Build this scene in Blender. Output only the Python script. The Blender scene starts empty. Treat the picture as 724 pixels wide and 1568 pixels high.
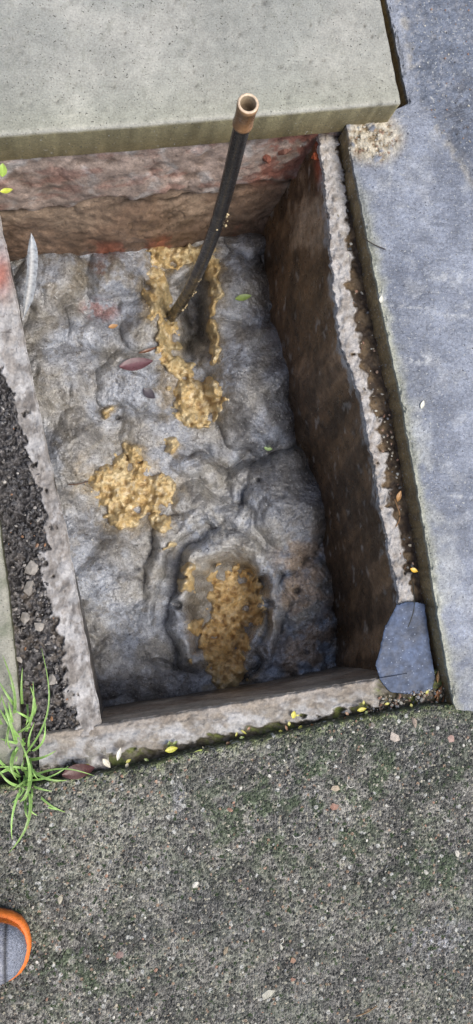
import bpy, bmesh, math, random
import numpy as np
from mathutils import Vector, Matrix
random.seed(7); rng=np.random.RandomState(11)

# ------------------------------------------------------------------ survey frame
F=1250.0; CZ=1.3; NAD=(130.0,860.0)
d=np.array([(NAD[0]-362)/F, -(NAD[1]-784)/F, -1.0])
zc=-d/np.linalg.norm(d); yc=np.array([0,1.,0]); yc=yc-yc.dot(zc)*zc; yc/=np.linalg.norm(yc)
xc=np.cross(yc,zc); R=np.array([xc,yc,zc])
def P(u,v,z):
    u,v,z=np.broadcast_arrays(np.asarray(u,float),np.asarray(v,float),np.asarray(z,float))
    ray=np.stack([(u-362)/F,-(v-784)/F,-np.ones_like(u)],-1)@R.T
    t=(z-CZ)/ray[...,2]
    p=ray*t[...,None]; p[...,2]=z
    return p

# ------------------------------------------------------------------ noise
def vnoise(x,y,seed=0):
    xi=np.floor(x).astype(np.int64); yi=np.floor(y).astype(np.int64)
    xf=x-xi; yf=y-yi
    def h(a,b):
        n=(a*374761393+b*668265263+seed*1442695)&0xffffffff
        n=((n^(n>>13))*1274126177)&0xffffffff
        return ((n^(n>>16))&0xffff)/65535.0
    xs=xf*xf*xf*(xf*(xf*6-15)+10); ys=yf*yf*yf*(yf*(yf*6-15)+10)
    a=h(xi,yi)*(1-xs)+h(xi+1,yi)*xs
    b=h(xi,yi+1)*(1-xs)+h(xi+1,yi+1)*xs
    return a*(1-ys)+b*ys
def fbm(x,y,o=4,seed=0):
    x=np.asarray(x,float); y=np.asarray(y,float)
    x,y=x*.8-y*.6,x*.6+y*.8
    s=0;a=1;t=0
    for i in range(o):
        s=s+a*(vnoise(x*2**i+i*17.3,y*2**i+i*9.1,seed+i)*2-1); t+=a; a*=.5
    return s/t
def ridg(x,y,o=3,seed=0):
    x=np.asarray(x,float); y=np.asarray(y,float)
    s=0;a=1;t=0
    for i in range(o):
        x,y=x*.8-y*.6,x*.6+y*.8
        s=s+a*(1-np.abs(vnoise(x*2**i+i*7.3,y*2**i,seed+i)*2-1)); t+=a; a*=.5
    return s/t
def sst(a,b,x):
    t=np.clip((x-a)/(b-a),0,1); return t*t*(3-2*t)
def mix(a,b,t):
    a=np.asarray(a,float); b=np.asarray(b,float); t=np.asarray(t)[...,None]
    return a*(1-t)+b*t
def dpoly(U,V,pts):
    D=np.full(np.shape(U),1e9)
    for (x0,y0),(x1,y1) in zip(pts[:-1],pts[1:]):
        dx,dy=x1-x0,y1-y0
        t=np.clip(((U-x0)*dx+(V-y0)*dy)/(dx*dx+dy*dy),0,1)
        D=np.minimum(D,np.hypot(U-x0-t*dx,V-y0-t*dy))
    return D
def ip(v,pts):
    pts=np.array(pts,float); return np.interp(v,pts[:,0],pts[:,1])

# ------------------------------------------------------------------ materials
def make_mat(name,cn=((30,.25),),vor=None,bumps=(('n',80,.001),),rvar=.25,spec=.5,coat=0.0,speck=None,grains=None):
    m=bpy.data.materials.new(name); m.use_nodes=True
    nt=m.node_tree; N=nt.nodes; L=nt.links; bs=N['Principled BSDF']
    tc=N.new('ShaderNodeTexCoord'); at=N.new('ShaderNodeAttribute'); at.attribute_name='Col'
    col=at.outputs['Color']
    def noise(sc,det=3.5,dist=0.0):
        n=N.new('ShaderNodeTexNoise'); n.inputs['Scale'].default_value=sc; n.inputs['Detail'].default_value=det
        n.inputs['Roughness'].default_value=.6; n.inputs['Distortion'].default_value=dist
        L.new(tc.outputs['Object'],n.inputs['Vector']); return n.outputs['Fac']
    def mr(s,a,b,c,e):
        n=N.new('ShaderNodeMapRange'); L.new(s,n.inputs[0])
        for i,x in enumerate((a,b,c,e)): n.inputs[i+1].default_value=x
        return n.outputs[0]
    def scale(c,s):
        n=N.new('ShaderNodeVectorMath'); n.operation='SCALE'; L.new(c,n.inputs[0]); L.new(s,n.inputs['Scale']); return n.outputs[0]
    def over(col,f,c):
        x=N.new('ShaderNodeMix'); x.data_type='RGBA'; L.new(f,x.inputs[0]); L.new(col,x.inputs[6]); x.inputs[7].default_value=(*c,1)
        return x.outputs[2]
    for sc,amp in cn: col=scale(col,mr(noise(sc),.3,.7,1-amp,1+amp))
    for sc,amp in (vor or ()):
        v=N.new('ShaderNodeTexVoronoi'); v.inputs['Scale'].default_value=sc; L.new(tc.outputs['Object'],v.inputs['Vector'])
        sp=N.new('ShaderNodeSeparateColor'); L.new(v.outputs['Color'],sp.inputs[0])
        col=scale(col,mr(sp.outputs[0],0,1,1-amp,1+amp))
    for sc,th,rad,c in (grains or ()):
        v=N.new('ShaderNodeTexVoronoi'); v.inputs['Scale'].default_value=sc; L.new(tc.outputs['Object'],v.inputs['Vector'])
        sp=N.new('ShaderNodeSeparateColor'); L.new(v.outputs['Color'],sp.inputs[0])
        a=mr(sp.outputs[1],th,th+.02,0,1); b=mr(v.outputs['Distance'],rad,rad+.08,1,0)
        mm=N.new('ShaderNodeMath'); mm.operation='MULTIPLY'; L.new(a,mm.inputs[0]); L.new(b,mm.inputs[1])
        col=over(col,mm.outputs[0],c)
    for sc,th,c in (speck or ()):
        col=over(col,mr(noise(sc,2),th,th+.04,0,1),c)
    L.new(col,bs.inputs['Base Color'])
    r=N.new('ShaderNodeMath'); r.operation='ADD'; r.use_clamp=True
    L.new(at.outputs['Alpha'],r.inputs[0]); L.new(mr(noise(55,3),.3,.7,-rvar,rvar),r.inputs[1])
    r2=N.new('ShaderNodeMath'); r2.operation='MAXIMUM'; L.new(r.outputs[0],r2.inputs[0]); r2.inputs[1].default_value=.1
    L.new(r2.outputs[0],bs.inputs['Roughness'])
    bs.inputs['Specular IOR Level'].default_value=spec
    bs.inputs['Coat Weight'].default_value=coat; bs.inputs['Coat Roughness'].default_value=.18
    prev=None
    for kind,sc,dist in bumps:
        b=N.new('ShaderNodeBump'); b.inputs['Distance'].default_value=dist; b.inputs['Strength'].default_value=1
        if kind=='n': L.new(noise(sc,4),b.inputs['Height'])
        else:
            v=N.new('ShaderNodeTexVoronoi'); v.inputs['Scale'].default_value=sc; L.new(tc.outputs['Object'],v.inputs['Vector'])
            L.new(mr(v.outputs['Distance'],0,.7,1,0),b.inputs['Height'])
        if prev: L.new(prev,b.inputs['Normal'])
        prev=b.outputs[0]
    if prev:
        L.new(prev,bs.inputs['Normal'])
        if coat: L.new(prev,bs.inputs['Coat Normal'])
    return m

M_slab=make_mat('cast_concrete',cn=((7,.12),(60,.12),(330,.2)),bumps=(('n',300,.0012),('n',120,.0008)),speck=((240,.66,(.10,.10,.085)),(170,.69,(.44,.43,.38))),grains=((260,.93,.22,(.13,.12,.10)),),spec=.3)
M_pave=make_mat('wet_paving',cn=((5,.15),(34,.22),(170,.28),(420,.25)),bumps=(('n',260,.0022),('n',90,.0014)),speck=((230,.64,(.42,.43,.42)),(200,.66,(.06,.066,.08))),spec=.5)
M_agg=make_mat('exposed_aggregate_concrete',cn=((9,.25),(60,.3),(200,.3)),vor=((260,.65),),bumps=(('v',260,.0034),('n',90,.003)),grains=((200,.86,.42,(.36,.34,.26)),(150,.94,.36,(.30,.21,.14)),(130,.93,.42,(.46,.46,.42)),(190,.86,.45,(.04,.04,.035))),speck=((110,.62,(.04,.065,.024)),),spec=.5)
M_rend=make_mat('render_wall',cn=((12,.3),(70,.25),(300,.25)),bumps=(('n',70,.0026),('n',240,.0014)),spec=.45)
M_mort=make_mat('mortar',cn=((25,.18),(110,.2),(300,.15)),bumps=(('n',110,.0022),('n',350,.001)),spec=.3)
M_soil=make_mat('soil',cn=((50,.4),(200,.4)),vor=((280,.5),),bumps=(('v',240,.004),('n',120,.004)),spec=.5)
M_bench=make_mat('wet_benching',cn=((60,.2),(170,.30),(380,.30)),bumps=(('n',60,.0018),('n',150,.0026),('n',330,.0014)),rvar=.18,speck=((210,.65,(.06,.052,.045)),(150,.66,(.46,.46,.44))),spec=.7,coat=.6)
M_slud=make_mat('sludge',cn=((30,.2),(150,.25)),bumps=(('n',80,.0035),('n',220,.0026)),rvar=.15,spec=.5,coat=.25)
M_leaf=make_mat('leaf',cn=((200,.2),),bumps=(('n',300,.0004),),rvar=.1)
M_stone=make_mat('stone_chip',cn=((150,.25),),bumps=(('n',300,.0008),),rvar=.15)
M_metal=make_mat('rod_surface',cn=((90,.2),(300,.2)),bumps=(('n',200,.0005),),rvar=.15)
M_shoe=make_mat('shoe_fabric',cn=((60,.1),),vor=((500,.3),),bumps=(('v',500,.0008),),rvar=.05)
M_plas=make_mat('wet_slate',cn=((30,.3),(120,.3)),bumps=(('n',200,.0005),('n',40,.0006)),grains=((260,.84,.22,(.28,.33,.42)),),rvar=.1,spec=.3)

# ------------------------------------------------------------------ mesh helpers
def finish(me,name,col,mat,smooth=True,parent=None):
    ca=me.color_attributes.new('Col','FLOAT_COLOR','POINT')
    ca.data.foreach_set('color',np.ascontiguousarray(col,dtype=np.float32).ravel())
    me.polygons.foreach_set('use_smooth',[smooth]*len(me.polygons))
    me.materials.append(mat); me.update()
    o=bpy.data.objects.new(name,me); bpy.context.scene.collection.objects.link(o)
    if parent: o.parent=parent
    return o
def rgba(c,r):
    c=np.clip(c,0.004,1); r=np.broadcast_to(np.asarray(r,float),c.shape[:-1])
    return np.concatenate([c,r[...,None]],-1)
def grid(name,pos,col,mat,keep=None,parent=None):
    n,m=pos.shape[:2]
    idx=np.arange(n*m).reshape(n,m)
    f=np.stack([idx[:-1,:-1],idx[:-1,1:],idx[1:,1:],idx[1:,:-1]],-1)
    if keep is not None:
        k=keep[:-1,:-1]|keep[:-1,1:]|keep[1:,1:]|keep[1:,:-1]; f=f[k]
    f=f.reshape(-1,4)
    p=pos.reshape(-1,3); c=col.reshape(-1,4)
    used=np.zeros(len(p),bool); used[f.ravel()]=True
    mp=np.cumsum(used)-1; p=p[used]; c=c[used]; f=mp[f]
    a=p[f[:,1]]-p[f[:,0]]; b=p[f[:,3]]-p[f[:,0]]
    if np.cross(a,b)[:,2].sum()<0: f=f[:,::-1]
    me=bpy.data.meshes.new(name)
    me.vertices.add(len(p)); me.vertices.foreach_set('co',p.astype(np.float32).ravel())
    me.loops.add(len(f)*4); me.loops.foreach_set('vertex_index',f.astype(np.int32).ravel())
    me.polygons.add(len(f)); me.polygons.foreach_set('loop_start',np.arange(0,len(f)*4,4,dtype=np.int32))
    me.polygons.foreach_set('loop_total',np.full(len(f),4,dtype=np.int32))
    me.update(calc_edges=True); me.validate()
    return finish(me,name,c,mat,True,parent)
def skirt(pos,col,depth,side):
    p=np.pad(pos,((2,2),(2,2),(0,0)),mode='edge'); c=np.pad(col,((2,2),(2,2),(0,0)),mode='edge')
    n,m=p.shape[:2]; I,J=np.meshgrid(np.arange(n),np.arange(m),indexing='ij')
    ring=np.minimum.reduce([I,n-1-I,J,m-1-J])
    p[...,2]=np.where(ring==0,p[...,2]-depth,np.where(ring==1,p[...,2]-.012,np.where(ring==2,p[...,2]-.003,p[...,2])))
    nz=fbm(p[...,0]*60,(p[...,1]+p[...,2])*60,4,3)[...,None]
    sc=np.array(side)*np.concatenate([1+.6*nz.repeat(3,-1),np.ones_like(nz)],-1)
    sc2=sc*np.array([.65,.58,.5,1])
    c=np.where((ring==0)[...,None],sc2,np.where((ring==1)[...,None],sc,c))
    return p,c
class Batch:
    def __init__(s): s.v=[];s.f=[];s.c=[]
    def add(s,vs,fs,c):
        o=len(s.v); s.v+= [tuple(x) for x in vs]; s.f+=[tuple(o+i for i in f) for f in fs]
        c=np.asarray(c,float)
        if c.ndim==1: c=np.tile(c,(len(vs),1))
        s.c+=list(c)
    def build(s,name,mat,smooth=True,parent=None):
        me=bpy.data.meshes.new(name); me.from_pydata(s.v,[],s.f)
        return finish(me,name,np.array(s.c),mat,smooth,parent)
def empty(name):
    e=bpy.data.objects.new(name,None); bpy.context.scene.collection.objects.link(e); return e

chamber=empty('inspection_chamber')

# ------------------------------------------------------------------ floor (benching)
def zf(V): return -0.40+(V-360)/700*0.08
def g(U,V,cx,cy,rx,ry,ang=0,p=1):
    a=math.radians(ang); x=(U-cx)*math.cos(a)+(V-cy)*math.sin(a); y=-(U-cx)*math.sin(a)+(V-cy)*math.cos(a)
    return np.exp(-((x/rx)**2+(y/ry)**2)**p)
def warp(U,V,s,a,sd): return U+a*fbm(U/s,V/s,2,sd), V+a*fbm(U/s,V/s,2,sd+50)
# rounded lumps: centre, radii, tilt, crown height
DOMES=[(390,592,76,116,-10,.104),(372,450,56,62,-8,.070),(446,770,64,82,-12,.100),(474,925,50,74,-8,.078),(455,1008,48,44,0,.060),
       (80,440,62,56,0,.062),(172,425,42,42,0,.058),(374,378,34,28,0,.062),(100,565,60,66,0,.038),(195,580,46,54,0,.042),
       (115,680,44,56,0,.036),(218,655,46,38,0,.036),(105,820,46,66,-8,.036),(165,905,60,80,-8,.046),(165,1020,74,52,-8,.040),(250,1045,54,34,0,.036),
       (310,768,66,28,16,.050),(425,845,40,38,0,.056),(305,716,50,22,8,.042),(392,742,36,24,20,.050),
       (214,500,26,40,0,.046),(350,505,24,54,-6,.056),(405,1035,36,26,0,.050),(72,502,44,26,0,.046),(150,503,38,24,10,.042)]
rr=np.random.RandomState(5)
for _ in range(30):
    vv=rr.uniform(390,1060); uu=rr.uniform(20,500)+(vv-390)*.12
    q=rr.uniform(12,26)
    if abs(uu-345)<85 and abs(vv-925)<120: continue
    DOMES.append((uu,vv,q*rr.uniform(.8,1.5),q,rr.uniform(-60,60),rr.uniform(.024,.038)))
def floor_h(U,V):
    U=np.asarray(U,float); V=np.asarray(V,float)
    u,v=warp(U,V,48,18,5); u,v=warp(u,v,15,4,15)
    K=520.; acc=np.exp(K*np.full_like(u,.006))
    for i,(cx,cy,rx,ry,an,am) in enumerate(DOMES):
        a=math.radians(an); x=(u-cx)*math.cos(a)+(v-cy)*math.sin(a); y=-(u-cx)*math.sin(a)+(v-cy)*math.cos(a)
        r2=(x/rx)**2+(y/ry)**2
        acc=acc+np.exp(K*am*.80*np.clip(1-r2,0,1)**.55)
    # rounded lips of mortar around the lower opening
    th=np.arctan2(v-935,u-350)
    r=np.sqrt(((u-350)/50)**2+((v-938)/84)**2)
    lip=(.058+.008*np.sin(3*th+1))*np.clip(1-((r-1.36)/.36)**2,0,1)**.6*sst(1045,985,v)
    r3=np.sqrt(((u-330)/104)**2+((v-905)/128)**2)
    lip2=.040*np.clip(1-((r3-1.0)/.16)**2,0,1)**.6*sst(985,900,v)*sst(440,395,u)
    acc=acc+np.exp(K*lip)+np.exp(K*lip2)
    h=np.log(acc)/K
    xc_=ip(V,[(360,268),(640,310),(760,320),(940,352),(1050,350)])
    h+= -0.020*np.exp(-((u-xc_)/40)**2)*sst(700,600,v)-.006*np.exp(-((u-xc_)/46)**2)
    def cr(pts,dep,w): return -dep*np.exp(-(dpoly(u,v,pts)/w)**2)
    h+=cr([(398,885),(412,930),(408,985),(378,1045)],.040,7)
    h+=cr([(300,690),(345,712),(400,705),(450,668)],.014,8)
    h+=-.075*np.exp(-(r/1.02)**8)
    h+=-.080*g(u,v,298,485,20,60,4,2)+.018*g(u,v,232,470,12,80,-4,1)
    h+=-.03*g(U,V,270,926,9,6,20,2)
    for cx,cy,q in [(490,952,7),(300,560,5),(210,870,4),(455,905,5),(180,640,4),(395,735,5),(110,905,4),(470,1000,6),(440,960,4)]: h+=-.014*g(U,V,cx,cy,q,q*.8)
    h+=-.016*g(u,v,165,765,60,50,0,2)
    agg=sst(400,450,u)*sst(800,850,v)
    h+=.012*fbm(U/80,V/80,2,1)+.006*fbm(u/32,v/32,2,2)
    pt=sst(-.2,.4,fbm(U/50,V/50,2,8))
    h+=.0036*fbm(u/14,v/14,3,7)*(.3+pt)+.0013*fbm(U/6,V/6,3,3)*(.3+pt)
    h+=agg*(.009*fbm(U/12,V/12,3,21)+.005*ridg(U/8,V/8,2,22))
    return h-.030
def floor_z(U,V): return zf(V)+floor_h(U,V)
def ymask(U,V):
    u,v=warp(U,V,16,10,31)
    m=np.full(np.shape(U),-9.0)
    for cx,cy,rx,ry in [(262,392,40,22),(240,445,20,48),(256,515,20,46),(326,445,13,55),(300,392,30,18),(326,520,10,40),(278,562,24,16),
                        (300,603,46,32),(300,628,38,30),(185,740,52,44),(236,752,36,32),(190,792,32,20),(205,692,17,12),(245,803,19,15),
                        (263,680,13,18),(164,630,8,9),(258,838,9,9),(360,922,46,60),(345,985,40,54),(350,1035,34,26),(288,885,11,22),(304,962,14,15),(205,765,54,30),(296,1015,5,6),(313,655,8,6)]:
        m=np.maximum(m,1-((u-cx)/rx)**2-((v-cy)/ry)**2)
    m=m-.9*g(U,V,297,478,22,62,4,2)
    return m+.42*fbm(U/10,V/10,3,41)
vs=np.linspace(325,1125,680); S=np.linspace(0,1,440)
Lb=ip(vs,[(360,0),(1080,140)])-8; Rb=ip(vs,[(350,415),(420,420),(560,445),(650,470),(760,500),(880,530),(1000,545),(1100,560)])+22
U=Lb[:,None]+(Rb-Lb)[:,None]*S[None]; V=np.repeat(vs[:,None],440,1)
h=floor_h(U,V); Z=zf(V)+h
n1=fbm(U/60,V/60,4,60); n2=fbm(U/20,V/20,4,61); n3=fbm(U/5,V/5,3,62); n4=fbm(U/11,V/11,3,63)
c=mix([.305,.33,.375],[.265,.25,.22],sst(-.30,.45,n1))
c=mix(c,[.125,.125,.128],sst(.0,.45,n2)*.6)
c=mix(c,[.15,.135,.11],sst(.1,.45,n4)*.5)
ym=ymask(U,V)
c=mix(c,[.38,.30,.18],sst(-1.8,.1,ym)*sst(-.3,.3,n2)*.5)
c=mix(c,[.105,.105,.11],np.clip(g(U,V,400,635,62,85,-10,2)*sst(-.4,.4,n2+.2)+g(U,V,450,755,48,58,0,2)*.85,0,1)*.75)
c=mix(c,[.12,.105,.09],g(U,V,200,1075,120,35,-10,2)*.5)
c=mix(c,[.44,.33,.235],sst(400,450,U)*sst(790,860,V)*sst(-.3,.3,n2)*.8)
c=mix(c,[.44,.43,.40],g(U,V,320,815,90,75,15,2)*sst(-.3,.3,n4)*.6)
c=mix(c,[.14,.11,.065],g(U,V,290,460,55,100,5,2)*.6)
c=mix(c,[.20,.17,.12],g(U,V,130,420,110,45,0,2)*sst(-.2,.4,n2)*.7)
def blur(a,k):
    for ax in (0,1):
        p=np.pad(a,[(k,k) if i==ax else (0,0) for i in range(2)],mode='edge'); cs=np.cumsum(p,axis=ax)
        cs=np.concatenate([np.zeros_like(np.take(cs,[0],axis=ax)),cs],axis=ax); n=a.shape[ax]
        a=(np.take(cs,range(2*k+1,2*k+1+n),axis=ax)-np.take(cs,range(0,n),axis=ax))/(2*k+1)
    return a
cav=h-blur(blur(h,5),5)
c=mix(c,[.06,.053,.046],sst(-.001,-.0075,cav)*.7*(.55+.45*sst(-.3,.3,n2)))  # crease shade painted into the floor colour, in hollows between lumps
c=mix(c,[.50,.51,.53],sst(.1,.55,-n2)*.35*sst(400,300,U))
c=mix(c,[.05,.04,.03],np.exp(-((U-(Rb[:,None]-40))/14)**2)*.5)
c=mix(c,[.24,.10,.085],g(U,V,152,475,30,17,10,3)*sst(-.2,.15,n4+.1)*.7)
c=mix(c,[.18,.10,.07],g(U,V,155,410,22,12,10,3)*sst(-.2,.15,n4+.1)*.7)
c=c*(1+.20*n3[...,None])
rough=.28+.16*n1+.25*sst(400,450,U)*sst(800,850,V)
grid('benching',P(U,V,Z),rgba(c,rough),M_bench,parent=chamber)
# sludge
vs=np.arange(360,1072,1.15); us=np.arange(120,420,1.15)
V2,U2=np.meshgrid(vs,us,indexing='ij')
m=ymask(U2,V2)
lump=np.clip(m-.05,0,.8)
fz_=floor_z(U2,V2); fz_=np.maximum(fz_,blur(fz_,7)-.006)
Z2=fz_+.030*lump**.7-.006+(.018*fbm(U2/17,V2/17,2,70)+.010*(ridg(U2/16,V2/16,2,71)-.6)+.0045*fbm(U2/6,V2/6,3,72))*sst(0,.3,m)
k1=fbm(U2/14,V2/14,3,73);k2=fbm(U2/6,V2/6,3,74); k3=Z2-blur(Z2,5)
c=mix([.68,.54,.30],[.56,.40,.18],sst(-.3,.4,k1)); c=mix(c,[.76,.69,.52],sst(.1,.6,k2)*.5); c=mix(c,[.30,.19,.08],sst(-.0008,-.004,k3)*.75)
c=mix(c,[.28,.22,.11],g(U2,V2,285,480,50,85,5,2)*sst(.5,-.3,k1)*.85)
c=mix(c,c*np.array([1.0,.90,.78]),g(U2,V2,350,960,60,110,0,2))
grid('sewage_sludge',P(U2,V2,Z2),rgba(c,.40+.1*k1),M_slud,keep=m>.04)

# ------------------------------------------------------------------ walls
def wall(name,top,bot,amp,colf,n=260,m=110,ext=1.35,mat=M_rend):
    top=np.array(top,float); bot=np.array(bot,float)
    s=np.linspace(0,1,n); ss=np.linspace(0,1,len(top)); sb=np.linspace(0,1,len(bot))
    T=np.stack([np.interp(s,ss,top[:,i]) for i in range(3)],-1); B=np.stack([np.interp(s,sb,bot[:,i]) for i in range(3)],-1)
    Tp=P(T[:,0],T[:,1],T[:,2]); Bp=P(B[:,0],B[:,1],B[:,2])
    t=np.linspace(0,ext,m)
    pos=Tp[:,None]*(1-t)[None,:,None]+Bp[:,None]*t[None,:,None]
    al=Tp[-1]-Tp[0]; al/=np.linalg.norm(al); nrm=np.cross(al,[0,0,1.]); 
    L=np.linalg.norm(Tp[-1]-Tp[0])
    a=s[:,None]*L*np.ones((1,m)); b=t[None,:]*.36*np.ones((n,1))
    disp,col,ro=colf(a,b,s[:,None]+0*b,t[None]+0*a)
    pos=pos+nrm[None,None]*disp[...,None]*amp
    return grid(name,pos,rgba(col,ro),mat,parent=chamber)
zr=-.05
def f_right(a,b,s,t):
    n=fbm(a*9,b*5,4,80); st=fbm(a*26,b*3,4,81); n3=fbm(a*60,b*60,3,82); bl=fbm(a*16,b*16,4,86)
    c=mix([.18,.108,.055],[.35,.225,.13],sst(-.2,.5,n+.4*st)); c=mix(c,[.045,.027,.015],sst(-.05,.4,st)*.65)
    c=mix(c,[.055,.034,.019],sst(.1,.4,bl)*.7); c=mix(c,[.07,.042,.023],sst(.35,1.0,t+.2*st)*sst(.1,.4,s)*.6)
    c=mix(c,[.42,.32,.22],sst(.0,.4,n+.3*n3)*sst(.36,.05,s)*.8)
    c=mix(c,[.48,.45,.42],sst(.07,.0,t+.12*n3))
    c=mix(c,[.46,.42,.37],sst(.42,.6,fbm(a*45,b*45,4,85))*.5)
    c=mix(c,[.42,.09,.04],sst(.05,.0,np.abs(s-.035))*sst(.14,.05,t)*.8)
    c=c*(1+.3*n3[...,None])
    return n*.6+n3*.12,c,.42+.1*st
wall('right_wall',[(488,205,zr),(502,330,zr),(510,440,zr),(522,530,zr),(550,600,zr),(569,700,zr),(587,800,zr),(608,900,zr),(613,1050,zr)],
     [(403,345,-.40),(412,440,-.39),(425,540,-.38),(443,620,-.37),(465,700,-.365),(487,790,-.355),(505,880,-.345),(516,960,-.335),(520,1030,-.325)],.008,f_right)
def f_top(a,b,s,t):
    n=fbm(a*10,b*10,4,90); n3=fbm(a*60,b*60,3,92); bn=fbm(a*14,b*0+3,4,93); n5=fbm(a*28,b*28,4,98)
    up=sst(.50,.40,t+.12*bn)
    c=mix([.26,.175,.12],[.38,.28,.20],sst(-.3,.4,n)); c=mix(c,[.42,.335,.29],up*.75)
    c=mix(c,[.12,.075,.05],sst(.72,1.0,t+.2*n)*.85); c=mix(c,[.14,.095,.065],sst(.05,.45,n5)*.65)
    c=mix(c,[.58,.55,.52],sst(.10,.40,fbm(a*30,b*30,4,97))*.6*up)
    c=mix(c,[.34,.16,.12],sst(.1,.4,fbm(a*18,b*40,4,99))*.45*up)
    c=mix(c,[.22,.08,.055],sst(.74,.82,s)*sst(.62,.42,t)*sst(-.3,.2,n3)*.8)
    c=mix(c,[.27,.09,.055],sst(.86,.95,t)*sst(.0,.3,bn+.2*n3)*.7)
    crack=np.exp(-((t-.54-.06*bn)/.018)**2)*sst(-.2,.2,fbm(a*12,b*0,3,96))+np.exp(-((fbm(a*9,b*14,3,101))/.012)**2)*.5
    crack=np.clip(crack,0,1)
    c=mix(c,[.06,.045,.03],crack*.8)
    c=c*(1+.25*n3[...,None])
    return -(up*1.6)+n*.5+n5*.55+n3*.18+crack*.5,c,.5+.1*n
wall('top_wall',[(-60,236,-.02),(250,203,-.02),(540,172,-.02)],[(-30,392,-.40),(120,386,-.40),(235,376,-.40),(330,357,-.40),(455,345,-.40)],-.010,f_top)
def f_left(a,b,s,t):
    n=fbm(a*10,b*10,4,100); n3=fbm(a*60,b*60,3,102)
    c=mix([.09,.08,.07],[.22,.19,.16],sst(-.3,.5,n)); c=c*(1+.3*n3[...,None])
    return n*.7+n3*.15,c,.45+.1*n
LR=[(200,-28),(310,-6),(440,20),(560,44),(700,73),(800,98),(880,112),(1000,134),(1105,154),(1300,190)]
wall('left_wall',[(ip(v,LR),v,-.03) for v in (290,440,560,700,800,880,1000,1112)],[(x,v,z) for x,v,z in [(12,392,-.40),(32,480,-.39),(50,590,-.38),(78,720,-.36),(98,820,-.35),(118,900,-.34),(138,990,-.33),(160,1085,-.32)]],.006,f_left)
def f_bot(a,b,s,t):
    n=fbm(a*10,b*10,4,110); n3=fbm(a*60,b*60,3,112)
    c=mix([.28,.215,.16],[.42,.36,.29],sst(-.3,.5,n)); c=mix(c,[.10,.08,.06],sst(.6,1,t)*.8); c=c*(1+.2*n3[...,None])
    return n*.4+n3*.1,c,.5+.1*n
wall('bottom_wall',[(145,1110,-.03),(300,1087,-.03),(450,1062,-.03),(625,1032,-.03)],[(150,1084,-.32),(300,1062,-.32),(430,1040,-.32),(540,1016,-.32)],-.006,f_bot)

# ------------------------------------------------------------------ ledges
E=[(-500,497),(0,592),(150,624),(158,626),(170,600),(190,529),(400,570),(600,612),(800,648),(1000,680),(1075,694),(1095,700)]
RR=[(195,487),(330,502),(440,510),(530,522),(600,550),(700,569),(800,587),(900,608),(1050,613)]
vs=np.arange(188,1105,1.6); ns=75; S=np.linspace(0,1,ns)
jit=4*fbm(vs/14,vs*0,3,120)+2*fbm(vs/4,vs*0,2,121)
a0=ip(vs,RR)-3+jit; b0=ip(vs,E)+6
U=a0[:,None]+(b0-a0)[:,None]*S; V=np.repeat(vs[:,None],ns,1)
wd=np.where(vs<540,30,20)+9*fbm(vs/30,vs*0,3,122)
dist=U-a0[:,None]; nn=fbm(U/12,V/12,3,123)
mo=sst(3,-3,dist-wd[:,None]+13*nn)*sst(190,215,V+0*U)
Z=zr-.006+.014*mo+.005*nn*(.4+mo)+.0015*fbm(U/4,V/4,2,124)
Z=Z-.008*sst(4,0,dist)
c=mix([.065,.045,.03],[.17,.12,.07],sst(-.2,.5,nn)); c=mix(c,mix([.46,.44,.42],[.33,.295,.26],sst(-.1,.5,nn)),mo)
c=mix(c,[.24,.20,.16],sst(.1,.5,fbm(U/9,V/9,3,129))*.5*mo)
c=c*(1+.15*fbm(U/4,V/4,2,125)[...,None])
grid('right_ledge',P(U,V,Z),rgba(c,.6+0*U),M_mort,parent=chamber)
# bottom ledge
CE=[(-500,1330),(0,1205),(60,1200),(150,1186),(240,1168),(300,1152),(440,1122),(560,1097),(640,1084),(693,1078),(760,1086),(1300,1120)]
us=np.arange(60,730,1.8); S=np.linspace(0,1,60)
jit=1.6*fbm(us/14,us*0,3,130)
a0=ip(us,[(60,1124),(155,1110),(300,1087),(450,1061),(625,1032),(740,1018)])-2+jit; b0=ip(us,CE)+7
U=np.repeat(us[:,None],60,1); V=a0[:,None]+(b0-a0)[:,None]*S
dist=V-a0[:,None]; nn=fbm(U/18,V/10,3,133); tot=(b0-a0)[:,None]
mo=sst(2,-2,dist-tot*.62+13*nn)*sst(585,568,U+8*nn)
Z=-.036+.012*mo+.003*nn*(.3+mo)+.0010*fbm(U/4,V/4,2,134)-.006*sst(4,0,dist)
c=mix([.07,.06,.035],[.14,.16,.045],sst(-.1,.4,nn)); c=mix(c,[.17,.15,.12],sst(0,.3,fbm(U/8,V/8,3,138))*.7)
c=mix(c,mix([.42,.41,.395],[.28,.25,.21],sst(-.2,.4,fbm(U/22,V/16,4,135))),mo)
c=mix(c,[.33,.28,.225],sst(24,10,dist+5*nn)*.7*mo)
c=mix(c,[.16,.13,.10],sst(.1,.4,fbm(U/12,V/9,3,137))*.45*mo)
c=c*(1+.15*fbm(U/4,V/4,2,136)[...,None])
grid('bottom_ledge',P(U,V,Z),rgba(c,.6+0*U),M_mort,parent=chamber)
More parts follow.
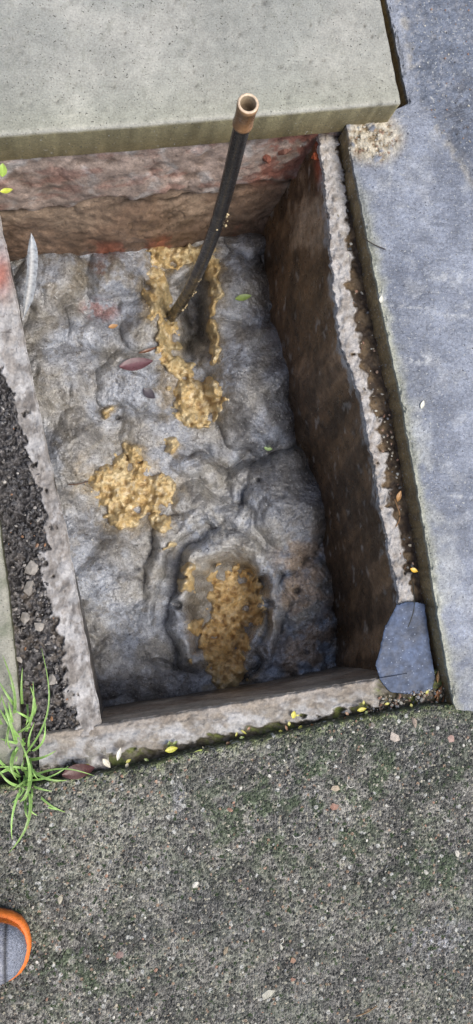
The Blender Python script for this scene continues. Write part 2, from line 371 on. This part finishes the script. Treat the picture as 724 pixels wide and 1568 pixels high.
# left ledge + soil strip
vs=np.arange(190,1260,1.8); us_=np.linspace(0,1,250)**1.6
jit=2*fbm(vs/18,vs*0,3,140)
a0=ip(vs,LR)+2+jit
b0=np.full_like(vs,-330.)
U=a0[:,None]+(b0-a0)[:,None]*us_; V=np.repeat(vs[:,None],250,1)
dist=a0[:,None]-U; nn=fbm(U/14,V/14,3,143); n4=fbm(U/4,V/4,3,144); cl=ridg(U/9,V/9,3,145)-.6
wd=ip(vs,[(300,70),(560,58),(600,36),(780,26),(860,44),(1000,46),(1100,38),(1160,60),(1200,30)])
mo=sst(3,-3,dist-wd[:,None]+28*nn+6*n4)*sst(1188,1165,V+10*nn)
Z=-.036+.010*mo+.004*nn+.0008*n4+(1-mo)*(.005*n4+.014*cl)-.005*sst(4,0,dist)
Z=np.where(V>1180,Z-.02*sst(1180,1215,V),Z)
c=mix([.050,.047,.047],[.15,.14,.135],sst(-.2,.5,cl+.5*n4)); c=mix(c,[.18,.15,.12],sst(.1,.4,nn)*sst(820,900,V)*.5)
c=mix(c,mix([.45,.435,.42],[.31,.285,.26],sst(-.2,.4,fbm(U/20,V/20,4,146))),mo)
ck=np.exp(-((fbm(U/40,V/22,3,147))/.014)**2)*mo
c=mix(c,[.12,.10,.085],ck*.7); c=mix(c,[.15,.13,.11],sst(.05,.4,fbm(U/9,V/14,3,148))*.6*mo*sst(540,620,V))
c=mix(c,[.38,.13,.09],g(U,V,2,420,14,32)*.85)
c=mix(c,[.10,.10,.04],sst(1120,1180,V)*sst(.0,.4,nn)*.5)
rs=np.where(mo>.5,.6,.26)
grid('left_ledge',P(U,V,Z),rgba(c,rs),M_mort,parent=chamber)

# ------------------------------------------------------------------ top concrete slab (step)
us=np.arange(-520,619,3.6)
S=np.linspace(0,1,len(us)); T=np.arange(0,620,3.6)/620.; T=np.append(T,1)
fx=-520+(614+520)*S; fy=ip(fx,[(-520,262),(0,206),(180,193),(365,178),(500,166),(614,156)])
bx=-560+(470+560)*S; by=-470-0.09*(fx+520)
sh=T[:,None]; U=fx[None]*(1-sh)+bx[None]*sh; V=fy[None]*(1-sh)+by[None]*sh
V=V+1.0*fbm(U/22,V/60,3,150)*np.exp(-sh*40)
U=U+1.0*fbm(U/60,V/14,3,151)
nn=fbm(U/90,V/90,4,152); n3=fbm(U/10,V/10,4,153)
c=mix([.40,.395,.355],[.32,.325,.295],sst(-.4,.4,nn)); c=mix(c,[.34,.34,.245],np.exp(-sh*14)*.6)
c=mix(c,[.52,.51,.46],np.exp(-sh*200)*.7)
c=mix(c,[.22,.225,.18],sst(.2,.6,n3)*.35)
Z=.06+.0008*nn+.0003*n3+0*U
pits=np.zeros_like(U)
for _ in range(70):
    cx,cy=rng.uniform(0,600),rng.uniform(0,170); pits+=g(U,V,cx,cy,rng.uniform(1.2,2.6),rng.uniform(1.2,2.6))
pits+=g(U,V,405,5,6,5)
Z-=.003*np.clip(pits,0,1); c=mix(c,[.08,.08,.07],np.clip(pits,0,1)*.7)
pos,col=skirt(P(U,V,Z),rgba(c,.62+0*U),.082,(.30,.27,.16,.65))
grid('concrete_slab',pos,col,M_slab)

# ------------------------------------------------------------------ right paving
vs=np.arange(-480,1092,3.0); S=np.linspace(0,1,230)**1.6
e=ip(vs,E)+2.0*fbm(vs/12,vs*0,4,160)
U=e[:,None]+(1350-e)[:,None]*S; V=np.repeat(vs[:,None],230,1)+ (S*40)[None]*sst(900,1090,vs)[:,None]
nn=fbm(U/80,V/80,5,161); n2=fbm(U/20,V/20,4,162); n3=fbm(U/6,V/6,4,163)
br2=fbm(U/60+V/90,V/3.2-U/30,3,164)
dist=U-e[:,None]
c=mix([.255,.28,.335],[.17,.19,.235],sst(-.35,.4,nn)); c=mix(c,[.35,.365,.39],sst(.05,.55,n2)*.5)
c=c*(1+.13*br2[...,None])
c=mix(c,[.42,.42,.31],np.exp(-(dist/(11+8*n2))**2)*.8*sst(200,400,V))
c=mix(c,[.44,.45,.43],np.exp(-((dist-26)/16)**2)*.4*sst(500,700,V)*sst(-.4,.3,n2))
LN=[(-500,600),(0,612),(150,640),(300,735),(600,790),(1100,900)]
old=sst(-8,8,(U-ip(V,LN))+8*n2)
c=mix(c,[.11,.13,.17],old*.75); c=mix(c,[.28,.28,.29],old*sst(.1,.5,n3)*.5)
c=mix(c,[.05,.055,.07],g(U,V,706,180,22,60,5,2)*sst(-.2,.2,n3)*.8)
c=mix(c,[.42,.38,.30],np.exp(-((U-ip(V,LN))/7)**2)*.45*sst(-.2,.3,n2+n3*.5)*sst(330,250,V))
br=g(U,V,572,212,46,40,0,3)*sst(-.3,.0,n2+.3*n3+.3)
c=mix(c,mix([.66,.60,.47],[.34,.26,.16],sst(-.1,.35,n3)),br)
for cx,cy,rx,ry in [(638,552,26,5),(690,425,28,8),(650,550,14,7),(700,483,40,2.5),(625,470,40,2),(575,455,20,4),(600,230,4,60),(715,470,12,2),(706,760,15,3)]:
    c=mix(c,[.55,.56,.56],g(U,V,cx,cy,rx,ry,4)*sst(-.3,.2,n3)*.7)
c=c*(1+.12*n3[...,None])
Z=.001*nn+.0008*n3-.008*br*(.5+n3)-.004*old*(.5+.5*n3)-.003*g(U,V,690,200,12,12)-.004*np.exp(-(dist/5)**2)*(n2>.1)
pos,col=skirt(P(U,V,Z),rgba(c,.45+.12*n2),.062,(.30,.22,.11,.6))
grid('paving_slab',pos,col,M_pave)

# ------------------------------------------------------------------ foreground concrete
us=np.arange(-520,1320,3.6); T=np.linspace(0,1,270)**1.15
e=ip(us,CE)+2.5*fbm(us/14,us*0,4,170)
U=np.repeat(us[None],270,0); V=e[None]+(2150-e)[None]*T[:,None]
nn=fbm(U/110,V/80,5,171); n2=fbm(U/22,V/22,4,172); n3=fbm(U/6,V/6,4,173)
c=mix([.225,.215,.185],[.13,.128,.115],sst(-.35,.35,nn))
c=mix(c,[.38,.365,.30],g(U,V,180,1260,160,80,-15,1)*.8*sst(-.6,.3,n2))
ms=np.clip(g(U,V,560,1200,200,60,-8,1)+.8*g(U,V,120,1480,80,60)+.7*g(U,V,640,1330,120,50)+.6*g(U,V,420,1270,110,60)+.4,0,1)*sst(-.15,.2,n2+.45*n3)
c=mix(c,[.045,.070,.028],ms*.8)
c=mix(c,[.075,.072,.065],sst(-.05,.4,fbm(U/45,V/45,4,179))*.65)
c=mix(c,[.22,.26,.09],np.exp(-(V-e[None])/9)*.8*sst(-.4,.2,n3))
c=mix(c,[.40,.40,.42],g(U,V,665,1440,45,22,-20)*sst(-.2,.3,n3)*.8+g(U,V,272,1225,8,22)*.5)
c=c*(1+.3*n3[...,None])
Z=-.001+.003*nn+.002*n2+.0018*n3-.004*np.exp(-(V-e[None])/8)
pos,col=skirt(P(U,V,Z),rgba(c,.45+.12*n2),.07,(.08,.085,.045,.7))
grid('concrete_path',pos,col,M_agg)
def path_z(u,v): return float(-.001+.003*fbm(u/110,v/80,5,171)+.002*fbm(u/22,v/22,4,172)+.0018*fbm(u/6,v/6,4,173))

# far left slab
vs=np.arange(700,1176,3.4); S=np.linspace(0,1,60)
e=ip(vs,[(700,-22),(800,-2),(900,11),(1050,27),(1176,36)])+1.5*fbm(vs/10,vs*0,3,180)
U=e[:,None]-S*320; V=np.repeat(vs[:,None],60,1)
n2=fbm(U/18,V/18,4,181); c=mix([.34,.33,.27],[.20,.21,.15],sst(-.3,.4,n2))
pos,col=skirt(P(U,V,.0+.001*n2),rgba(c,.6+0*U),.05,(.12,.12,.07,.7))
grid('edging_slab',pos,col,M_slab)

# ------------------------------------------------------------------ surrounding ground sheet with opening
inner=[(505,235),(560,600),(625,890),(640,1065),(400,1100),(140,1135),(75,800),(-10,420),(-60,245),(-60,150),(500,150)]
ip_=[]
for (x0,y0),(x1,y1) in zip(inner,inner[1:]+inner[:1]):
    for k in range(8): ip_.append((x0+(x1-x0)*k/8,y0+(y1-y0)*k/8))
ip_=np.array(ip_); I=P(ip_[:,0],ip_[:,1],-.075); cen=I.mean(0)
rings=[I]
for rad in (1.0,2.5,8,40):
    dd=I-cen; dd[:,2]=0; dd/=np.linalg.norm(dd,axis=1)[:,None]
    q=cen+dd*rad; q[:,2]=-.075; rings.append(q)
G=np.array(rings); G=np.concatenate([G,G[:,:1]],1)
c=np.tile([.07,.06,.045],(G.shape[0],G.shape[1],1))
grid('ground',G,rgba(c,.8),M_soil)

# ------------------------------------------------------------------ drain rod
rod=empty('drain_rod')
ctrl=[(262,486,-.41),(283,455,None),(305,412,None),(324,365,None),(340,315,None),(354,262,None),(367,207,None),(380,158,.395)]
D0=math.hypot(265-130,480-860); H0=1.68
path=[]
for (u,v,z) in ctrl:
    if z is None:
        Hh=H0*D0/math.hypot(u-130,v-860); z=CZ-Hh
    path.append((u,v,z))
pts=np.array([P(*q) for q in path]); 
def cat(pts,n):
    x=np.linspace(0,len(pts)-1,n); out=[]
    for t in x:
        i=min(int(t),len(pts)-2); f=t-i
        p0=pts[max(i-1,0)];p1=pts[i];p2=pts[i+1];p3=pts[min(i+2,len(pts)-1)]
        out.append(.5*((2*p1)+(-p0+p2)*f+(2*p0-5*p1+4*p2-p3)*f*f+(-p0+3*p1-3*p2+p3)*f**3))
    return np.array(out)
cv=cat(pts,120)
def tube(b,cv,rad,col,ns=28):
    n=len(cv); vs=[];cs=[]
    for i in range(n):
        t=cv[min(i+1,n-1)]-cv[max(i-1,0)]; t/=np.linalg.norm(t)
        x=np.cross(t,[0,1,0]); x/=np.linalg.norm(x); y=np.cross(t,x)
        for j in range(ns):
            a=2*math.pi*j/ns; vs.append(cv[i]+rad[i]*(math.cos(a)*x+math.sin(a)*y)); cs.append(col[i])
    fs=[(i*ns+j,i*ns+(j+1)%ns,(i+1)*ns+(j+1)%ns,(i+1)*ns+j) for i in range(n-1) for j in range(ns)]
    b.add(vs,fs,np.array(cs))
kc=112
b=Batch(); cc=[]
for i in range(kc+1):
    q=i/kc; base=np.array([.028,.026,.026]); 
    if q<.28: base=base*.6+np.array([.20,.14,.06])*.5*(rng.rand())
    cc.append(list(base)+[.28])
tube(b,cv[:kc+1],[.0106]*(kc+1),cc); b.build('rod_shaft',M_metal,parent=rod)
b=Batch(); dirv=cv[-1]-cv[kc-6]; dirv/=np.linalg.norm(dirv)
fer0=cv[kc-5]; Lf=np.linalg.norm(cv[-1]-fer0)
prof=[(0,.0112),(.02,.0128),(.10,.0128),(.12,.0122),(.82,.0122),(.84,.0130),(.97,.0130),(1.0,.0122),(1.0,.0098),(.97,.0094),(.55,.0092),(.5,.0002)]
fp=[fer0+dirv*Lf*t for t,r in prof]
outc=[.30,.16,.075,.34]; rimc=[.70,.54,.38,.35]; inn=[.40,.32,.22,.5]; deep=[.14,.10,.06,.6]
fc=[outc]*5+[[.38,.22,.11,.33]]*2+[rimc]*2+[inn,deep,deep]
vs=[];cs=[];ns=32
x=np.cross(dirv,[0,1,0]); x/=np.linalg.norm(x); y=np.cross(dirv,x)
for i,(t,r) in enumerate(prof):
    for j in range(ns):
        a=2*math.pi*j/ns; vs.append(fp[i]+r*(math.cos(a)*x+math.sin(a)*y)); cs.append(fc[i])
fs=[(i*ns+j,i*ns+(j+1)%ns,(i+1)*ns+(j+1)%ns,(i+1)*ns+j) for i in range(len(prof)-1) for j in range(ns)]
b.add(vs,fs,np.array(cs)); b.build('brass_ferrule',M_metal,parent=rod)
def icos(n):
    bm=bmesh.new(); bmesh.ops.create_icosphere(bm,subdivisions=n,radius=1); v=np.array([q.co[:] for q in bm.verts]); f=[tuple(q.index for q in fa.verts) for fa in bm.faces]; bm.free(); return v,f
iv1,if1=icos(1)
def stone(b,p,s,col,flat=.6,rough=.5):
    w=iv1*(1+.2*rng.randn(len(iv1),1)); w=w*np.array([1,rng.uniform(.45,1),flat])*s
    a=rng.uniform(0,6.28); ca,sa=math.cos(a),math.sin(a)
    w=w@np.array([[ca,sa,0],[-sa,ca,0],[0,0,1]])
    b.add(w+p,if1,list(np.array(col)*rng.uniform(.75,1.2))+[rough])
b=Batch()
for q,nq in ((60,16),(63,12),(30,8),(20,12),(12,14)):
    for _ in range(nq):
        stone(b,cv[q]+rng.randn(3)*np.array([.004,.005,.008])+np.array([.008,0,0]),rng.uniform(.0015,.004),(.58,.46,.26),.9)
b.build('residue',M_slud,parent=rod)

# ------------------------------------------------------------------ slate fragment
def plate(name,poly,z,thick,col,mat,rough=.3,tilt=(0,0)):
    cx=sum(p[0] for p in poly)/len(poly); cy=sum(p[1] for p in poly)/len(poly)
    pp=[]
    for (x0,y0),(x1,y1) in zip(poly,poly[1:]+poly[:1]):
        for k in range(10): 
            t=k/10; pp.append((x0+(x1-x0)*t+rng.randn()*.5,y0+(y1-y0)*t+rng.randn()*.5))
    spec=[(1.0,-thick),(.996,-.0004),(.985,0)]+[(s,0) for s in (.9,.8,.7,.6,.5,.4,.3,.2,.1,.001)]
    P0=[];C=[]
    for s,dz in spec:
        uu=np.array([cx+(p[0]-cx)*s for p in pp]); vv=np.array([cy+(p[1]-cy)*s for p in pp])
        zz=z+dz+tilt[0]*(uu-cx)+tilt[1]*(vv-cy)+.0006*fbm(uu/25,vv/25,2,200)
        P0.append(P(uu,vv,zz)); nn=fbm(uu/20,vv/20,3,201)
        C.append(rgba(np.array(col)[None]*(1+.5*nn[:,None])*(1 if dz==0 else .3),rough+.1*nn))
    P0=np.array(P0);C=np.array(C); P0=np.concatenate([P0,P0[:,:1]],1); C=np.concatenate([C,C[:,:1]],1)
    return grid(name,P0,C,mat)
plate('slate_fragment',[(575,1020),(588,962),(607,926),(628,920),(650,924),(658,985),(666,1038),(661,1058),(630,1064),(598,1060),(583,1044)],-.034,.002,(.078,.104,.165),M_plas,.5,(.00003,.00004))

# ------------------------------------------------------------------ leaves, feather, twigs, stones
def leaf(b,u,v,z,length,width,ang,col,curl=.15,rough=.35):
    p=P(u,v,z); a=math.radians(ang); dx=np.array([math.cos(a),math.sin(a),0]); dy=np.array([-dx[1],dx[0],0])
    n=9; vs=[];cs=[]
    for i in range(n):
        t=i/(n-1); w=width*.5*math.sin(math.pi*min(1,t*.96+.02))**.8*(1-.25*t)
        for j in (-1,-.5,0,.5,1):
            zz=curl*length*(abs(j)*.25+(t-.5)**2*.8)+.002
            vs.append(p+dx*(t-.5)*length+dy*j*w+np.array([0,0,zz])); k=1.25 if j==0 else 1
            cs.append([col[0]*k,col[1]*k,col[2]*k,rough])
    fs=[(i*5+j,i*5+j+1,(i+1)*5+j+1,(i+1)*5+j) for i in range(n-1) for j in range(4)]
    b.add(vs,fs,np.array(cs))
b=Batch()
def fl(u,v,L,W,A,c,**k): leaf(b,u,v,float(floor_z(np.array([u,u+12,u-12]),np.array([v,v,v])).max())+.002,L,W,A,c,**k)
fl(372,456,.036,.016,15,(.28,.38,.10)); fl(410,687,.018,.011,-10,(.36,.50,.20)); fl(208,558,.070,.030,12,(.13,.06,.07))
fl(228,603,.030,.022,-40,(.06,.05,.06)); fl(226,537,.04,.008,20,(.14,.06,.03)); fl(173,500,.020,.011,15,(.40,.22,.09))
leaf(b,583,459,.001,.013,.009,80,(.70,.68,.56)); leaf(b,646,620,.001,.015,.008,70,(.70,.68,.56))
leaf(b,633,873,-.03,.014,.009,-20,(.7,.42,.03)); leaf(b,553,1086,-.015,.016,.008,10,(.5,.45,.05)); leaf(b,262,1147,-.012,.020,.011,10,(.5,.48,.06)); leaf(b,300,1154,-.01,.024,.010,35,(.30,.36,.08))
leaf(b,449,1094,-.02,.012,.01,80,(.55,.5,.05)); leaf(b,182,1154,-.01,.02,.008,75,(.65,.62,.52)); leaf(b,163,1168,-.01,.018,.01,-50,(.6,.55,.42))
leaf(b,120,1180,-.008,.05,.026,10,(.08,.028,.024)); leaf(b,10,293,-.02,.02,.01,15,(.55,.6,.08)); leaf(b,4,262,.0,.022,.016,90,(.35,.5,.10))
leaf(b,610,760,-.03,.02,.01,70,(.35,.18,.06))
for _ in range(26):
    u=rng.uniform(130,660); v=ip(u,CE)-rng.uniform(2,24)
    leaf(b,u,float(v),-.02,rng.uniform(.006,.012),rng.uniform(.003,.006),rng.uniform(0,360),random.choice([(.4,.38,.06),(.25,.12,.05),(.5,.45,.3),(.15,.2,.04)]))
for _ in range(12):
    v=rng.uniform(1030,1078); leaf(b,rng.uniform(668,690),v,-.035,rng.uniform(.02,.035),.006,rng.uniform(50,100),random.choice([(.25,.11,.04),(.35,.2,.08)]))
b.build('leaf_litter',M_leaf)

b=Batch()
p0=P(48,360,-.07); p1=P(35,492,-.28)
n=40; vs=[];cs=[]; ax=(p1-p0); L=np.linalg.norm(ax); ax/=L; sd=np.array([1,.1,.15])
for i in range(n):
    t=i/(n-1); w=.0120*min(1,(t*5)**.7)*(1 if t<.75 else max(.08,1-(t-.75)*4.2)); bend=.006*math.sin(t*3.1)
    for j in (-1,-.55,-.08,0,.08,.55,1):
        jw=w*j*(1 if j>0 else .6)*(1-.12*rng.rand()*(abs(j)==1)); 
        vs.append(p0+ax*(t*L)+sd*(jw+bend)+np.array([0,0,.002*(abs(j)<.1)-.003*abs(j)+.01]))
        cs.append([.85,.86,.85,.6] if abs(j)<.1 else ([.50,.54,.58,.7] if (i*7+int(j*3))%5 else [.24,.26,.30,.7]))
b.add(vs,[(i*7+j,i*7+j+1,(i+1)*7+j+1,(i+1)*7+j) for i in range(n-1) for j in range(6)],np.array(cs)); b.build('feather',M_leaf)

b=Batch()
def twig(pts,r,col):
    q=cat(np.array([P(*p) for p in pts]),14); tube(b,q,[r]*14,[list(col)+[.6]]*14,6)
twig([(555,362,.004),(568,372,.006),(590,382,.003)],.0009,(.04,.03,.02))
fz=float(floor_z(120,740))+.006
twig([(105,742,fz),(120,741,fz+.002),(135,737,fz)],.0012,(.10,.05,.03))
twig([(604,765,-.03),(612,790,-.02),(606,806,-.03)],.0012,(.25,.14,.06)); twig([(625,960,-.01),(634,930,-.01),(632,890,-.02)],.0008,(.03,.03,.02))
twig([(545,1556,.004),(562,1550,.005),(577,1540,.003)],.001,(.25,.16,.08))
for (u,v) in [(345,1300),(532,1190),(448,1278),(430,1445)]:
    tw=[(u,v,.003)]
    for k in range(4): tw.append((tw[-1][0]+rng.uniform(-4,9),tw[-1][1]+rng.uniform(-8,8),.003))
    twig(tw,.0007,(.62,.60,.52))
b.build('twigs',M_leaf)

# fine soil crumbs, chips on path
b=Batch()
for _ in range(1500):
    v=rng.uniform(560,1200); e=float(ip(v,LR)); wdv=float(ip(v,[(560,60),(600,34),(780,24),(860,48),(1000,46),(1100,38),(1200,50)])); u=e-wdv-rng.uniform(-10,85)*rng.rand()**.3
    if u<-30: continue
    left=float(ip(v,[(700,-22),(800,-2),(900,11),(1050,27),(1176,36)])); 
    if v>700 and u<left+4: continue
    k=rng.rand(); top=v<850
    col=(.08,.076,.075) if k<(.90 if top else .65) else ((.22,.20,.18) if k<.94 else ((.42,.39,.35) if k<.98 else (.32,.17,.09)))
    s=.0012+.0036*rng.rand()**2.5
    stone(b,P(u,v,-.034+.006*rng.rand()),s,col,.6,.3)
for u,v,s in [(45,900,.014),(50,870,.012),(38,945,.011),(60,960,.009),(95,905,.01),(30,1010,.008),(80,1040,.009)]: stone(b,P(u,v,-.030),s,(.34,.31,.27),.5)
b.build('gravel',M_stone,smooth=False)
b=Batch()
cols=[(.46,.43,.36),(.30,.20,.14),(.55,.53,.46),(.22,.22,.22),(.32,.18,.12),(.10,.10,.10),(.40,.35,.26)]
for _ in range(1800):
    u=rng.uniform(-20,745); v=rng.uniform(float(ip(u,CE))+4,1585); s=.0008+.0022*rng.rand()**3
    stone(b,P(u,v,path_z(u,v)),s,cols[rng.randint(7)],.35,.5)
for u,v,s,c in [(92,1377,.007,(.46,.42,.32)),(298,1354,.0065,(.62,.60,.52)),(410,1522,.012,(.55,.53,.43)),(511,1236,.009,(.38,.20,.14)),(513,1207,.008,(.42,.34,.24)),(605,1130,.010,(.44,.38,.32)),(635,1107,.010,(.40,.32,.25)),(448,1500,.006,(.34,.18,.12)),(352,1240,.006,(.30,.17,.12)),(183,1463,.007,(.22,.14,.12)),(449,1470,.006,(.36,.2,.12)),(700,1307,.007,(.55,.52,.44)),(652,1336,.005,(.5,.48,.42)),(345,1455,.007,(.28,.22,.14)),(20,1215,.009,(.25,.22,.18)),(430,1450,.006,(.5,.48,.4)),(570,1110,.006,(.2,.18,.15)),(690,1130,.008,(.34,.22,.18))]:
    stone(b,P(u,v,path_z(u,v)),s,c,.28,.5)
for _ in range(300):
    t=rng.rand()
    if t<.6:
        u=rng.uniform(560,690); v=float(ip(u,CE))-rng.uniform(0,26); z=-.030
    else:
        v=rng.uniform(250,1040); u=float(ip(v,E))-rng.uniform(22,45); z=zr+.004
    stone(b,P(u,v,z),rng.uniform(.0012,.0035),cols[rng.randint(7)],.7,.5)
for _ in range(90):
    u=rng.uniform(632,720); v=rng.uniform(5,260); stone(b,P(u,v,-.001),rng.uniform(.0008,.0022),cols[rng.randint(7)],.5)
for _ in range(160):
    u=rng.uniform(534,608); v=rng.uniform(192,248); stone(b,P(u,v,-.004),rng.uniform(.001,.0032),cols[rng.choice([0,2,6,1])],.6)
b.build('stone_chips',M_stone,smooth=False)
b=Batch()
for u,v,z,s,c in [(408,243,-.10,.012,(.24,.09,.06)),(432,228,-.09,.014,(.18,.08,.055)),(487,240,-.06,.011,(.42,.10,.04)),(486,222,-.06,.008,(.36,.10,.05))]:
    stone(b,P(u,v,z),s,c,.7,.5)
b.build('brick_fragments',M_mort,smooth=False)

# ------------------------------------------------------------------ grass
b=Batch()
def blade(u,v,z,du,dv,hh,w):
    p0=P(u,v,z); p3=P(u+du,v+dv,z+.01); dxy=p3-p0; n=12; vs=[];cs=[]
    sd=np.array([-dxy[1],dxy[0],0]); sd/=(np.linalg.norm(sd)+1e-6)
    gcol=np.array([.26,.46,.12])*rng.uniform(.7,1.3); bx=rng.uniform(-.18,.18)
    for i in range(n):
        t=i/(n-1); q=p0+dxy*t+sd*bx*np.linalg.norm(dxy)*math.sin(t*math.pi); q=q+np.array([0,0,hh*math.sin(t*math.pi*.8)])
        ww=w*(1-t)**.6*.5+.0002
        for j,dz in ((-1,.0006),(0,0),(1,.0006)): vs.append(q+sd*ww*j+np.array([0,0,dz])); cs.append(list(gcol*(1.15 if j else .8)+np.array([.1,.1,.04])*t)+[.4])
    b.add(vs,[(i*3+j,i*3+j+1,(i+1)*3+j+1,(i+1)*3+j) for i in range(n-1) for j in range(2)],np.array(cs))
for u,v,du,dv,hh,w in [(40,1180,-25,120,.03,.006),(42,1185,-22,95,.03,.004),(38,1170,65,20,.03,.005),(45,1200,55,40,.02,.004),(40,1210,-10,-90,.05,.005),(30,1190,-40,-120,.04,.005),(35,1160,30,-170,.05,.003),
    (28,1150,-24,-90,.04,.006),(45,1190,100,-5,.02,.003),(40,1200,40,8,.02,.004),(44,1165,-14,60,.03,.007),(50,1150,20,-50,.03,.004),(36,1140,-36,-60,.03,.006),(30,1090,-30,-50,.03,.005),(48,1220,48,18,.015,.003),(40,1120,12,-80,.04,.004),(35,1130,-8,60,.03,.008),(25,1175,-30,10,.02,.006),(52,1180,-60,-8,.02,.004),(45,1195,60,-25,.02,.003),(44,1205,-46,-35,.03,.005),(38,1215,20,30,.02,.004),(20,1110,-14,-110,.04,.005),(12,1120,-6,-60,.03,.006)]:
    blade(u,v,-.02,du,dv,hh,w)
for _ in range(30):
    a=rng.uniform(0,6.28); l=rng.uniform(20,60); blade(rng.uniform(12,50),rng.uniform(1070,1225),-.02,l*math.cos(a)*.7,l*math.sin(a),rng.uniform(.01,.035),rng.uniform(.0025,.005))
b.build('grass_tuft',M_leaf)

# ------------------------------------------------------------------ shoe
shoe=empty('shoe')
tip=P(45,1446,.02); 
def outline(s):
    return np.interp(s,[0,.012,.04,.09,.16,.28,.4,.55,.7,.85,.94,.985,1],[0.004,.021,.036,.046,.052,.055,.050,.041,.037,.038,.034,.020,.004])
Ls=.30
ss=np.concatenate([[0,.006,.012,.02],np.linspace(.03,.97,60),[.985,.994,1]])
def loft(name,zfun,wfun,cols,mat,nt=33):
    pos=[];col=[]
    for s in ss:
        w=outline(s)*wfun(s); z0,h=zfun(s); row=[];cr=[]
        for k in range(nt):
            th=math.pi*k/(nt-1); cx=math.cos(th); sx=math.sin(th)
            row.append([tip[0]-s*Ls-.003, tip[1]+w*np.sign(cx)*abs(cx)**.6, z0+h*sx**.75]); cr.append(cols(s,th,sx))
        pos.append(row);col.append(cr)
    return grid(name,np.array(pos),np.array(col),mat,parent=shoe)
orange=[.80,.20,.03,.45]; grey=[.20,.21,.25,.6]; dk=[.03,.03,.035,.6]
b=Batch(); prof=[(.0,.95),(.004,1.0),(.016,1.03),(.024,1.02),(.028,.96)]
vs=[];cs=[]; loop=[(s,1) for s in ss]+[(s,-1) for s in ss[::-1]]
for z,k in prof:
    for s,sg in loop: vs.append([tip[0]+ .002*(k-.96)*20-s*Ls,tip[1]+sg*outline(s)*k,z]); cs.append(orange if z>.010 else dk)
nl=len(loop); fs=[(i*nl+j,i*nl+(j+1)%nl,(i+1)*nl+(j+1)%nl,(i+1)*nl+j) for i in range(len(prof)-1) for j in range(nl)]
fs.append(tuple(range(nl))[::-1]); fs.append(tuple((len(prof)-1)*nl+j for j in range(nl)))
b.add(vs,fs,np.array(cs)); b.build('sole',M_leaf,parent=shoe)
def zfun(s): return .024,np.interp(s,[0,.02,.06,.15,.3,.45,.6,1],[.012,.024,.034,.042,.052,.070,.078,.085])
def ucol(s,th,sx):
    if sx<.30 and s<.25: return orange
    if s<.085: return [.22,.24,.29,.45]
    if s<.10: return dk
    return grey if (int(s*60)+int(th*9))%3 else [.30,.31,.34,.6]
loft('upper',zfun,lambda s:.93,ucol,M_shoe)
b=Batch()
for k in range(6):
    s=.26+k*.055; z0,h=zfun(s); x=tip[0]-s*Ls
    q=cat(np.array([[x,tip[1]-.024,z0+h*.90],[x+.003,tip[1],z0+h+.003],[x,tip[1]+.024,z0+h*.90]]),10); tube(b,q,[.0028]*10,[[.7,.7,.68,.7]]*10,8)
b.build('laces',M_leaf,parent=shoe)
b=Batch(); q=[];
for k in range(33):
    a=2*math.pi*k/32; q.append([tip[0]-.77*Ls+.045*math.cos(a),tip[1]+.03*math.sin(a),.112+.01*math.cos(a)])
tube(b,np.array(q),[.008]*33,[dk]*33,10); b.build('collar',M_shoe,parent=shoe)

# ------------------------------------------------------------------ camera, light
cam=bpy.data.cameras.new('camera'); co=bpy.data.objects.new('camera',cam); bpy.context.scene.collection.objects.link(co)
co.matrix_world=Matrix([[*R[0],0],[*R[1],0],[*R[2],CZ],[0,0,0,1]])
cam.sensor_fit='VERTICAL'; cam.sensor_height=36; cam.lens=36*F/1568; cam.clip_start=.02; cam.clip_end=200
bpy.context.scene.camera=co
el=math.radians(64); az=math.radians(-35)
w=bpy.data.worlds.new('World'); bpy.context.scene.world=w; w.use_nodes=True
nt=w.node_tree; bg=nt.nodes['Background']; sky=nt.nodes.new('ShaderNodeTexSky'); sky.sky_type='NISHITA'; sky.sun_disc=False
sky.sun_elevation=el; sky.sun_rotation=math.pi/2-az; sky.air_density=1.0; sky.dust_density=4.0; sky.ozone_density=1.0
nt.links.new(sky.outputs[0],bg.inputs[0]); bg.inputs[1].default_value=.15
sl=bpy.data.lights.new('sun','SUN'); so=bpy.data.objects.new('sun',sl); bpy.context.scene.collection.objects.link(so)
sl.energy=2.3; sl.angle=math.radians(28); sl.color=(1,.975,.93)
dv=Vector((math.cos(el)*math.cos(az),math.cos(el)*math.sin(az),math.sin(el)))
so.rotation_euler=dv.to_track_quat('Z','Y').to_euler()
sc=bpy.context.scene; sc.view_settings.view_transform='Standard'; sc.view_settings.look='None'; sc.view_settings.exposure=0
